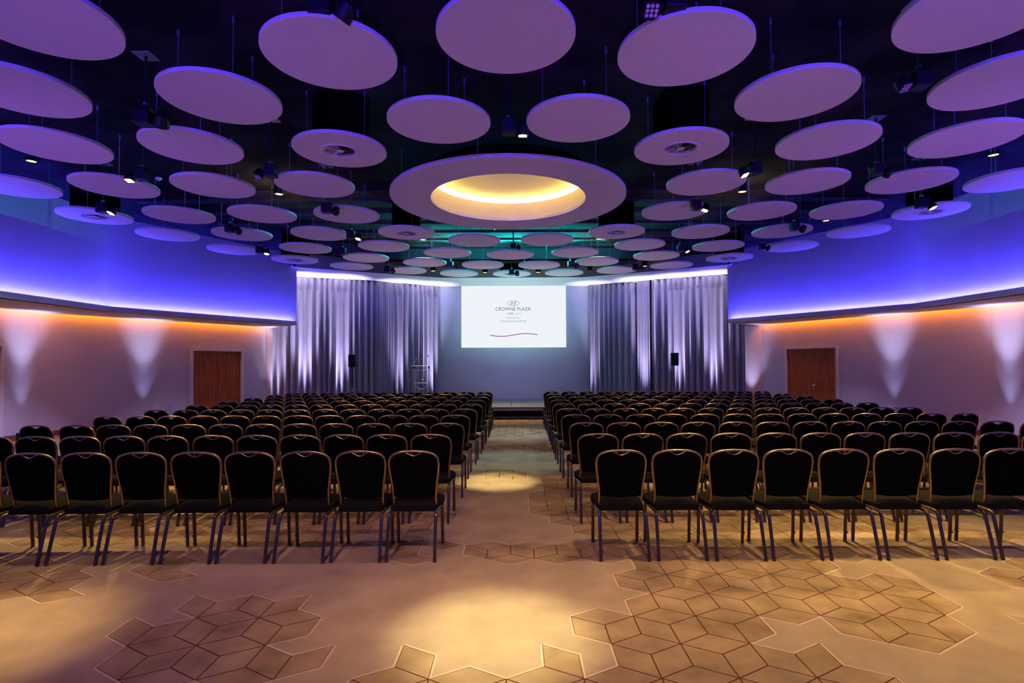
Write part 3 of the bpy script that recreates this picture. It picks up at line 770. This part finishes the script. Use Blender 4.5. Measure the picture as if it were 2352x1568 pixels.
NL = [9, 11] + [12] * 8; NR = [8, 11] + [13] * 8
rnd = random.Random(3)
for side in ('left', 'right'):
    for r in range(10):
        yt = 4.88 + 1.132 * r
        n = (NL if side == 'left' else NR)[r]
        for k in range(n):
            if r == 0: x = ((ROW1_L if side == 'left' else ROW1_R)[k] - CXP) / FP * yt
            elif side == 'left': x = L_AISLE[r] - k * ((-6.17 - L_AISLE[r]) / -11) + rnd.uniform(-.006, .006)
            else: x = R_AISLE[r] + k * ((6.75 - R_AISLE[r]) / 12) + rnd.uniform(-.006, .006)
            if first: o, first = proto, False
            else: o = copy_tree(proto)
            rz = rnd.gauss(0, .006)
            if side == 'left' and r in (2, 3, 4) and k == n - 1: rz = R(-4)
            if side == 'right' and k == n - 1 and r in (2, 3): rz = R(5)
            if abs(rz) > .05: x += .035 * (1 if side == 'right' else -1)
            jy = rnd.uniform(-.006, .006) - (.008 * k if (r < 3 and side == 'left') else 0)
            o.location = (x, yt - .14 + jy, 0); o.rotation_euler = (0, 0, rz)
            kk = 'seat at the aisle' if k == 0 else '%s seat from the aisle' % ORD[k + 1]
            row = 'nearest row' if r == 0 else ('row closest to the stage' if r == 9 else '%s row from the front' % ORD[r + 1])
            o['label'] = 'gold-framed black chair, %s, %s, %s block' % (kk, row.replace('from the front', 'away from camera'), side)
            o['category'] = 'chair'; o['group'] = 'banquet chairs in the %s block' % side

# ---------------------------------------------------------------- ceiling discs
PLAIN = 'plain white ceiling disc'; VENT = 'white ceiling disc with air vent'
DISC_ROWS = [
    ('nearest row', [(-3.886, 4.354), (-1.687, 4.911), (-.083, 4.614), (1.525, 4.866), (3.721, 4.294)], ()),
    ('second nearest row', [(-5.09, 5.531), (-3.115, 5.71), (2.942, 5.689), (4.883, 5.435)], ()),
    ('pair before the big ring', [(-.892, 6.283), (.716, 6.26)], ()),
    ('third nearest row', [(-5.902, 6.947), (-4.176, 6.982), (-2.311, 7.107), (2.152, 7.069), (3.962, 6.902), (5.685, 6.854)], (2, 3)),
    ('row just before the ring centre', [(-7.884, 8.507), (-6.306, 8.527), (-4.759, 8.532), (-3.154, 8.516), (2.964, 8.478), (4.534, 8.458), (6.133, 8.438), (7.687, 8.403)], ()),
    ('row just behind the ring centre', [(-7.933, 10.23), (-6.325, 10.203), (-4.754, 10.173), (-3.182, 10.206), (2.938, 10.074), (4.557, 10.098), (6.107, 10.072), (7.71, 10.124)], (0, 7)),
    ('second row behind the ring centre', [(-7.523, 11.734), (-5.907, 11.717), (-4.226, 11.702), (-2.35, 11.634), (2.147, 11.636), (3.95, 11.667), (5.683, 11.64), (7.346, 11.681)], (3, 4)),
    ('pair directly behind the big ring', [(-.957, 12.406), (.698, 12.339)], ()),
    ('fourth row from the screen', [(-6.895, 13.287), (-5.096, 13.156), (-3.162, 12.966), (-1.744, 13.757), (-.156, 14.036), (1.487, 13.773), (2.926, 12.905), (4.858, 13.1), (6.653, 13.177)], ()),
    ('third row from the screen', [(-5.938, 14.59), (-3.971, 14.369), (3.662, 14.244), (5.696, 14.549)], (0, 3)),
    ('second row from the screen', [(-4.719, 15.591), (-2.541, 15.076), (-.955, 15.473), (.646, 15.545), (2.223, 15.038), (4.45, 15.63)], ()),
    ('row nearest the screen', [(-3.307, 16.36), (-1.781, 16.91), (-.143, 16.993), (1.475, 16.865), (3.021, 16.426)], (2,)),
]
RD = .595; TH = .04
def disc_proto(vent):
    root = empty('vented_ceiling_disc' if vent else 'ceiling_disc', (0, 0, 0), '', 'ceiling panel')
    bm = bmesh.new(); b = .003; ri = .20
    if vent: lathe(bm, [(ri, TH), (ri, b), (ri + b, 0), (RD - b, 0), (RD, b), (RD, TH - b), (RD - b, TH), (ri, TH)], 96)
    else: lathe(bm, [(RD - b, 0), (RD, b), (RD, TH - b), (RD - b, TH)], 96, True, True)
    bmesh.ops.recalc_face_normals(bm, faces=bm.faces[:]); obj('panel', bm, m_disc, root, True)
    for i in range(3):
        a = 2 * math.pi * i / 3 + .9; x, y = .42 * math.cos(a), .42 * math.sin(a)
        bm = bmesh.new(); cyl(bm, (x, y, TH), (x, y, Z_CEIL - Z_DISC), .004, 6); cyl(bm, (x, y, Z_CEIL - Z_DISC - .06), (x, y, Z_CEIL - Z_DISC), .014, 8)
        cyl(bm, (x, y, TH), (x, y, TH + .02), .014, 8); obj('hanger', bm, m_steel, root)
    if vent:
        bm = bmesh.new(); lathe(bm, [(.185, .035), (.195, .002), (.202, -.006), (.225, -.010), (.245, -.006), (.250, 0), (.2, .002)], 64)
        bmesh.ops.recalc_face_normals(bm, faces=bm.faces[:]); obj('diffuser_ring', bm, m_plaster, root, True)
        bm = bmesh.new(); lathe(bm, [(.052, .004), (.050, -.004), (.044, -.006)], 32, True, True); bmesh.ops.recalc_face_normals(bm, faces=bm.faces[:]); obj('hub', bm, m_disc, root, True)
        bm = bmesh.new(); nb = 20
        c, s_ = math.cos(R(38)), math.sin(R(38))
        vs = [bm.verts.new(p) for p in ((.05, -.006 * c, .012 - .006 * s_), (.19, -.020 * c, .012 - .020 * s_), (.19, .020 * c, .012 + .020 * s_), (.05, .006 * c, .012 + .006 * s_))]
        bm.faces.new(vs); bmesh.ops.solidify(bm, geom=bm.faces[:], thickness=.002)
        bl = obj('blade', bm, m_disc, root)
        for i in range(1, nb):
            q = bl.copy(); C.objects.link(q); q.parent = root; q.rotation_euler = (0, 0, 2 * math.pi * i / nb)
        bm = bmesh.new(); box(bm, -.27, .27, -.27, .27, TH + .002, Z_CEIL - Z_DISC - .002); bmesh.ops.delete(bm, geom=[f for f in bm.faces if f.calc_center_median().z < TH + .01], context='FACES'); obj('plenum_box', bm, m_void, root)
    return root
pr = {False: disc_proto(False), True: disc_proto(True)}; used = {False: False, True: False}
for rowname, pts, vents in DISC_ROWS:
    for i, (x, y) in enumerate(pts):
        v = i in vents
        if not used[v]: o, used[v] = pr[v], True
        else: o = copy_tree(pr[v])
        o.location = (x, y, Z_DISC); o.rotation_euler = (0, 0, (i * 37 % 11) * .09)
        if len(pts) == 2: pos = ('left' if i == 0 else 'right') + ' one of the'
        else: pos = '%s from left in' % ORD[i + 1]
        o['label'] = '%s, %s %s' % (VENT if v else PLAIN, pos, rowname)
        o['category'] = 'ceiling panel'; o['group'] = 'round vented ceiling panels' if v else 'round plain ceiling panels'

# ---------------------------------------------------------------- big ceiling ring with warm cove
def build_ring():
    RX, RY, RO, RI = -.135, 9.30, 1.985, 1.315
    root = empty('ceiling_ring', (RX, RY, Z_DISC), 'huge white ceiling ring around a glowing warm recess', 'ceiling ring')
    b = .004
    bm = bmesh.new(); lathe(bm, [(RI, .05), (RI, b), (RI + b, 0), (RO - b, 0), (RO, b), (RO, .05), (RI, .05)], 128)
    bmesh.ops.recalc_face_normals(bm, faces=bm.faces[:]); obj('panel', bm, m_plaster, root, True)
    bm = bmesh.new(); lathe(bm, [(RI + .003, .05), (RI + .003, .343), (RI + .014, .345), (RI + .014, .05)], 128); bmesh.ops.recalc_face_normals(bm, faces=bm.faces[:]); obj('recess_wall', bm, m_cove, root, True)
    bm = bmesh.new(); lathe(bm, [(RI + .014, .27), (1.415, .27), (1.42, .37), (1.36, .405), (1.15, .44), (.6, .485), (.01, .50)], 128); bmesh.ops.recalc_face_normals(bm, faces=bm.faces[:]); obj('dome', bm, m_cove, root, True)
    bm = bmesh.new(); lathe(bm, [(1.370, .29), (1.400, .29), (1.400, .352), (1.370, .352), (1.370, .29)], 96); bmesh.ops.recalc_face_normals(bm, faces=bm.faces[:]); obj('light_strip', bm, m_strip, root)
    bm = bmesh.new(); lathe(bm, [(RI + .02, .06), (1.435, .25), (1.435, .39), (1.37, .43), (1.15, .465), (.6, .51), (.01, .53)], 96); bmesh.ops.recalc_face_normals(bm, faces=bm.faces[:]); obj('housing', bm, m_void, root, True)
    for i in range(6):
        a = i * math.pi / 3 + .3; x, y = 1.8 * math.cos(a), 1.8 * math.sin(a)
        bm = bmesh.new(); cyl(bm, (x, y, .05), (x, y, Z_CEIL - Z_DISC), .006, 6); obj('hanger', bm, m_steel, root)
build_ring()

# ---------------------------------------------------------------- moving head spotlights
def mh_parts(root, head_dir, tilt, lit, scale=1.0, plate=True, ztop=None):
    """body box under a pole, round head on an axle at its side"""
    s = scale; ht = Z_CEIL - root.location.z
    bm = bmesh.new(); cyl(bm, (0, 0, .10 * s), (0, 0, ht), .014, 10); obj('pole', bm, m_black, root, True)
    bm = bmesh.new(); box(bm, -.10, .10, -.10, .10, ht - .012, ht); bevel(bm, .003, 1); obj('ceiling_plate', bm, m_steel if plate else m_black, root)
    bm = bmesh.new(); cyl(bm, (0, 0, .085 * s), (0, 0, .135 * s), .026, 10); cyl(bm, (-.03, 0, .115 * s), (.03, 0, .115 * s), .010, 8); obj('clamp', bm, m_steel, root, True)
    bm = bmesh.new(); box(bm, -.078 * s, .078 * s, -.075 * s, .075 * s, -.085 * s, .085 * s); bevel(bm, .010 * s, 2); obj('body', bm, m_black, root)
    hx = head_dir * .165 * s
    bm = bmesh.new(); cyl(bm, (head_dir * .07 * s, 0, -.045 * s), (hx, 0, -.045 * s), .02 * s, 10); obj('axle', bm, m_black, root, True)
    q = Matrix.Translation((hx, 0, -.045 * s)) @ Matrix.Rotation(tilt[0], 4, 'X') @ Matrix.Rotation(tilt[1], 4, 'Y')
    bm = bmesh.new(); lathe(bm, [(.035 * s, .075 * s), (.055 * s, .06 * s), (.066 * s, .0), (.070 * s, -.05 * s), (.066 * s, -.058 * s), (.060 * s, -.050 * s)], 24, True, True, q)
    bmesh.ops.recalc_face_normals(bm, faces=bm.faces[:]); hd = obj('head', bm, m_black, root, True)
    for i in range(3):
        for j in range(3):
            bm = bmesh.new(); c = q @ Vector(((i - 1) * .032 * s, (j - 1) * .032 * s, -.051 * s)); d = q @ Vector(((i - 1) * .032 * s, (j - 1) * .032 * s, -.060 * s)); cyl(bm, c, d, .0135 * s, 10)
            obj('lens', bm, m_led if lit else m_leddim, hd)
MH = [  # pixel of body, head side, tilt (deg), lit, scale, where
    ((738, 14), 1, (20, 35), False, 1.15, 'above the second nearest panel, left side', 4.62),
    ((1549, 0), -1, (-30, 0), False, 1.15, 'at the upper frame edge, above the nearest right panels', 4.62),
    ((2112, 183), -1, (-25, -15), False, 1.0, 'with nine pink lenses, alone in a dark gap at far right', 4.45),
    ((333, 268), 1, (35, 20), False, 1.15, 'silhouetted on a thick pole at far left', 4.5),
    ((622, 393), -1, (-22, 10), False, 1.0, 'hung from a square plate, left of the vented panel', 4.45),
    ((1734, 388), -1, (-14, -20), True, 1.0, 'hung from a square plate, right of the vented panel', 4.45),
    ((325, 400), -1, (-12, 0), True, 1.0, 'glowing brightest among the left panels', 4.45),
    ((1168, 292), 1, (8, 0), True, 1.0, 'hanging between the two panels before the big ring', 4.45),
    ((2014, 390), 1, (60, 0), False, .9, 'with a round dark silhouette, among the right panels', 4.45),
    ((236, 478), 1, (-20, 15), True, 1.0, 'in front of the left vented panel by the wall', 4.42),
    ((2117, 466), 1, (-20, -15), True, 1.0, 'in front of the right vented panel by the wall', 4.42),
    ((750, 478), 1, (60, 20), False, 1.0, 'overlapping the panel left of the big ring', 4.45),
    ((1599, 471), 1, (-5, 20), True, 1.0, 'overlapping the panel right of the big ring', 4.45),
    ((528, 524), 1, (60, 0), False, 1.0, 'overlapping a panel above the left upper wall', 4.45),
    ((1825, 520), 1, (60, 0), False, 1.0, 'overlapping a panel above the right upper wall', 4.45),
    ((597, 574), 1, (-12, 0), True, 1.0, 'lit, beside the panel nearest the left curtain', 4.45),
    ((1751, 566), 1, (70, 0), False, .8, 'small and dark, beside the panel nearest the right curtain', 4.45),
    ((806, 539), 1, (-16, 10), True, 1.0, 'glowing left of the vented panel behind the ring', 4.45),
    ((1563, 570), 1, (-16, -20), True, .9, 'glowing right of the fourth row from the screen', 4.45),
    ((787, 577), -1, (20, 0), False, 1.0, 'dark beside a black can lamp, above the left curtain', 4.45),
    ((889, 617.5), 1, (60, 0), False, 1.0, 'above the left curtain top, before a pale panel', 4.45),
    ((1034, 607.5), 1, (60, 0), False, 1.0, 'left of the teal ceiling patch', 4.45),
    ((1311, 607), 1, (60, 0), False, 1.0, 'right of the teal ceiling patch', 4.45),
    ((1459.5, 613), 1, (60, 0), False, 1.0, 'above the right curtain top, beside a lit can lamp', 4.45),
    ((1175, 624), 1, (60, 0), False, 1.0, 'in front of the vented panel above the screen', 4.45),
    ((1179, 565), 1, (10, 30), False, .8, 'on a long pole against the teal ceiling', 4.56),
]
MHP = []
for (px, py), hd, tl, lit, sc, where, z in MH:
    p = at(px, py, Z=z)
    o = empty('stage_spotlight', p, 'black %shanging spotlight %s' % ('lit ' if lit else '', where), 'spotlight', 'hanging spotlights between the ceiling panels')
    mh_parts(o, hd, (R(tl[0]), R(tl[1])), lit, sc)
    MHP.append(p)
# the beams of lit spotlights
for i, tgt, pw, ang in ((7, (-.29, 7.95, 0), 2100, 17), (6, (-4.3, 5.6, 0), 800, 40), (5, (3.1, 4.9, 0), 900, 58), (9, (-4.2, 8, 0), 900, 40), (10, (4.4, 8, 0), 1000, 40), (12, (2.6, 7.4, 0), 500, 40), (17, (-2.6, 9.2, 0), 500, 44)):
    p = MHP[i]; spot('spotlight_beam', (p.x + .165 * MH[i][1], p.y, p.z - .12), tgt, pw, (1, .84, .38) if i == 7 else WARM, ang, .9, .04)
# ---------------------------------------------------------------- can downlights
def can(px, py, zb, zt, lit, where, rad=.082, flat=False):
    p = at(px, py, Z=zb)
    root = empty('can_downlight', (p.x, p.y, zb), where, 'downlight', 'black can downlights')
    bm = bmesh.new(); lathe(bm, [(rad * .86, .012), (rad * .93, 0), (rad, .002), (rad, zt - zb)], 24, False, True); bmesh.ops.recalc_face_normals(bm, faces=bm.faces[:]); obj('housing', bm, m_matblack, root, True)
    bm = bmesh.new(); lathe(bm, [(rad * .86, .010), (rad * .86, .013)], 24, True, True); obj('lamp_face', bm, m_lamp if lit else m_leddim, root)
    return p
CAN = [
    (72, 371, 5.14, Z_CEIL, True, 'flush lit downlight at far left, below the third nearest row of panels'),
    (2282, 357, 5.14, Z_CEIL, True, 'flush lit downlight at far right, below the third nearest row of panels'),
    (641, 446.5, 4.95, Z_CEIL, True, 'lit black can downlight below the panel left of the ring'),
    (1705, 441, 4.95, Z_CEIL, True, 'lit black can downlight below the panel right of the ring'),
    (1897, 507.5, 5.12, Z_CEIL, True, 'flush lit downlight above the right upper wall'),
    (972, 551, 5.02, Z_CEIL, True, 'lit downlight peeping below the vented panel left behind the ring'),
    (1375.5, 549.5, 5.02, Z_CEIL, True, 'lit downlight peeping below the vented panel right behind the ring'),
    (761, 585.5, 4.85, Z_CEIL, True, 'lit black can downlight above the left curtain'),
    (1591, 581, 4.85, Z_CEIL, True, 'lit black can downlight above the right curtain'),
    (1114, 626, 4.57, Z_LIP, True, 'lit black can downlight left of the vented panel above the screen'),
    (1236, 625.5, 4.57, Z_LIP, True, 'lit black can downlight right of the vented panel above the screen'),
    (995, 622.5, 4.57, Z_LIP, True, 'lit black can downlight on dark soffit, second left of the screen'),
    (1355, 622, 4.57, Z_LIP, False, 'unlit black can downlight on dark soffit, second right of the screen'),
    (1480.5, 611.5, 4.57, Z_LIP, True, 'lit black can downlight on dark soffit, farthest right of the screen'),
]
CANP = [can(*c) for c in CAN]
for i in (2, 3, 5, 6, 9, 10):
    p = CANP[i]; spot('downlight_beam', (p.x, p.y, p.z - .02), (p.x, p.y, 0), 420, WARM, 60, 1, .05)
# smoke detectors
for px, py, lab in ((365, 412, 'white smoke detector among the left ceiling panels'), (820, 569, 'small white smoke detector left of the teal ceiling patch'), (1212.5, 563.5, 'small white smoke detector on the teal ceiling patch')):
    p = at(px, py, Z=Z_CEIL - .03)
    root = empty('smoke_detector', (p.x, p.y, Z_CEIL), lab, 'smoke detector', 'white smoke detectors on the ceiling')
    bm = bmesh.new(); lathe(bm, [(.055, 0), (.055, -.018), (.045, -.03)], 24, True, True); bmesh.ops.recalc_face_normals(bm, faces=bm.faces[:]); obj('base', bm, m_white, root, True)
    bm = bmesh.new(); lathe(bm, [(.03, -.03), (.028, -.05), (.018, -.056)], 24, True, True); bmesh.ops.recalc_face_normals(bm, faces=bm.faces[:]); obj('sensor', bm, m_white, root, True)

# ---------------------------------------------------------------- wall sockets and the floor uplighter in view
def socket(a, b, px, py, sg, w, m, label):
    t = hit(a, b, px); A = Vector(a); d = (Vector(b) - A).normalized(); p = A + d * t; n = Vector((-d.y, d.x)) * -sg
    z = at(px, py, Y=p.y).z
    m4 = Matrix(((d.x, n.x, 0, 0), (d.y, n.y, 0, 0), (0, 0, 1, 0), (0, 0, 0, 1)))
    root = empty('wall_socket', (p.x, p.y, z), label, 'socket', 'sockets low on the side walls')
    bm = bmesh.new(); box(bm, -w / 2, w / 2, 0, .012, -.045, .045, m4); bmesh.ops.recalc_face_normals(bm, faces=bm.faces[:]); bevel(bm, .003, 1); obj('plate', bm, m, root)
    for k in ((-w / 4, w / 4) if w > .1 else (0,)):
        bm = bmesh.new(); box(bm, k - .018, k + .018, .012, .016, -.02, .02, m4); bmesh.ops.recalc_face_normals(bm, faces=bm.faces[:]); obj('outlet', bm, m_white if m is not m_white else m_steel, root)
socket(WALL_L[2], WALL_L[3], 362, 937.5, 1, .09, m_white, 'single white socket on the left wall before the door')
socket(WALL_L[2], WALL_L[3], 389, 938, 1, .15, m_steel, 'double steel socket on the left wall before the door')
socket(WALL_R[2], WALL_R[3], 2043, 936.5, -1, .09, m_white, 'single white socket on the right wall beyond the door')
socket(WALL_R[2], WALL_R[3], 2059, 939.5, -1, .17, m_blueplate, 'double blue socket on the right wall beyond the door')
p = at(53, 1014, Z=0)
u = empty('floor_uplighter', (p.x, p.y, 0), 'small black uplighter on the floor by the left wall', 'uplighter')
bm = bmesh.new(); box(bm, -.095, .095, -.08, .08, 0, .20); bevel(bm, .012, 2); obj('body', bm, m_black, u)
bm = bmesh.new(); cyl(bm, (0, 0, .198), (0, 0, .204), .06, 20); obj('lens', bm, m_cool, u)

bpy.context.view_layer.update()
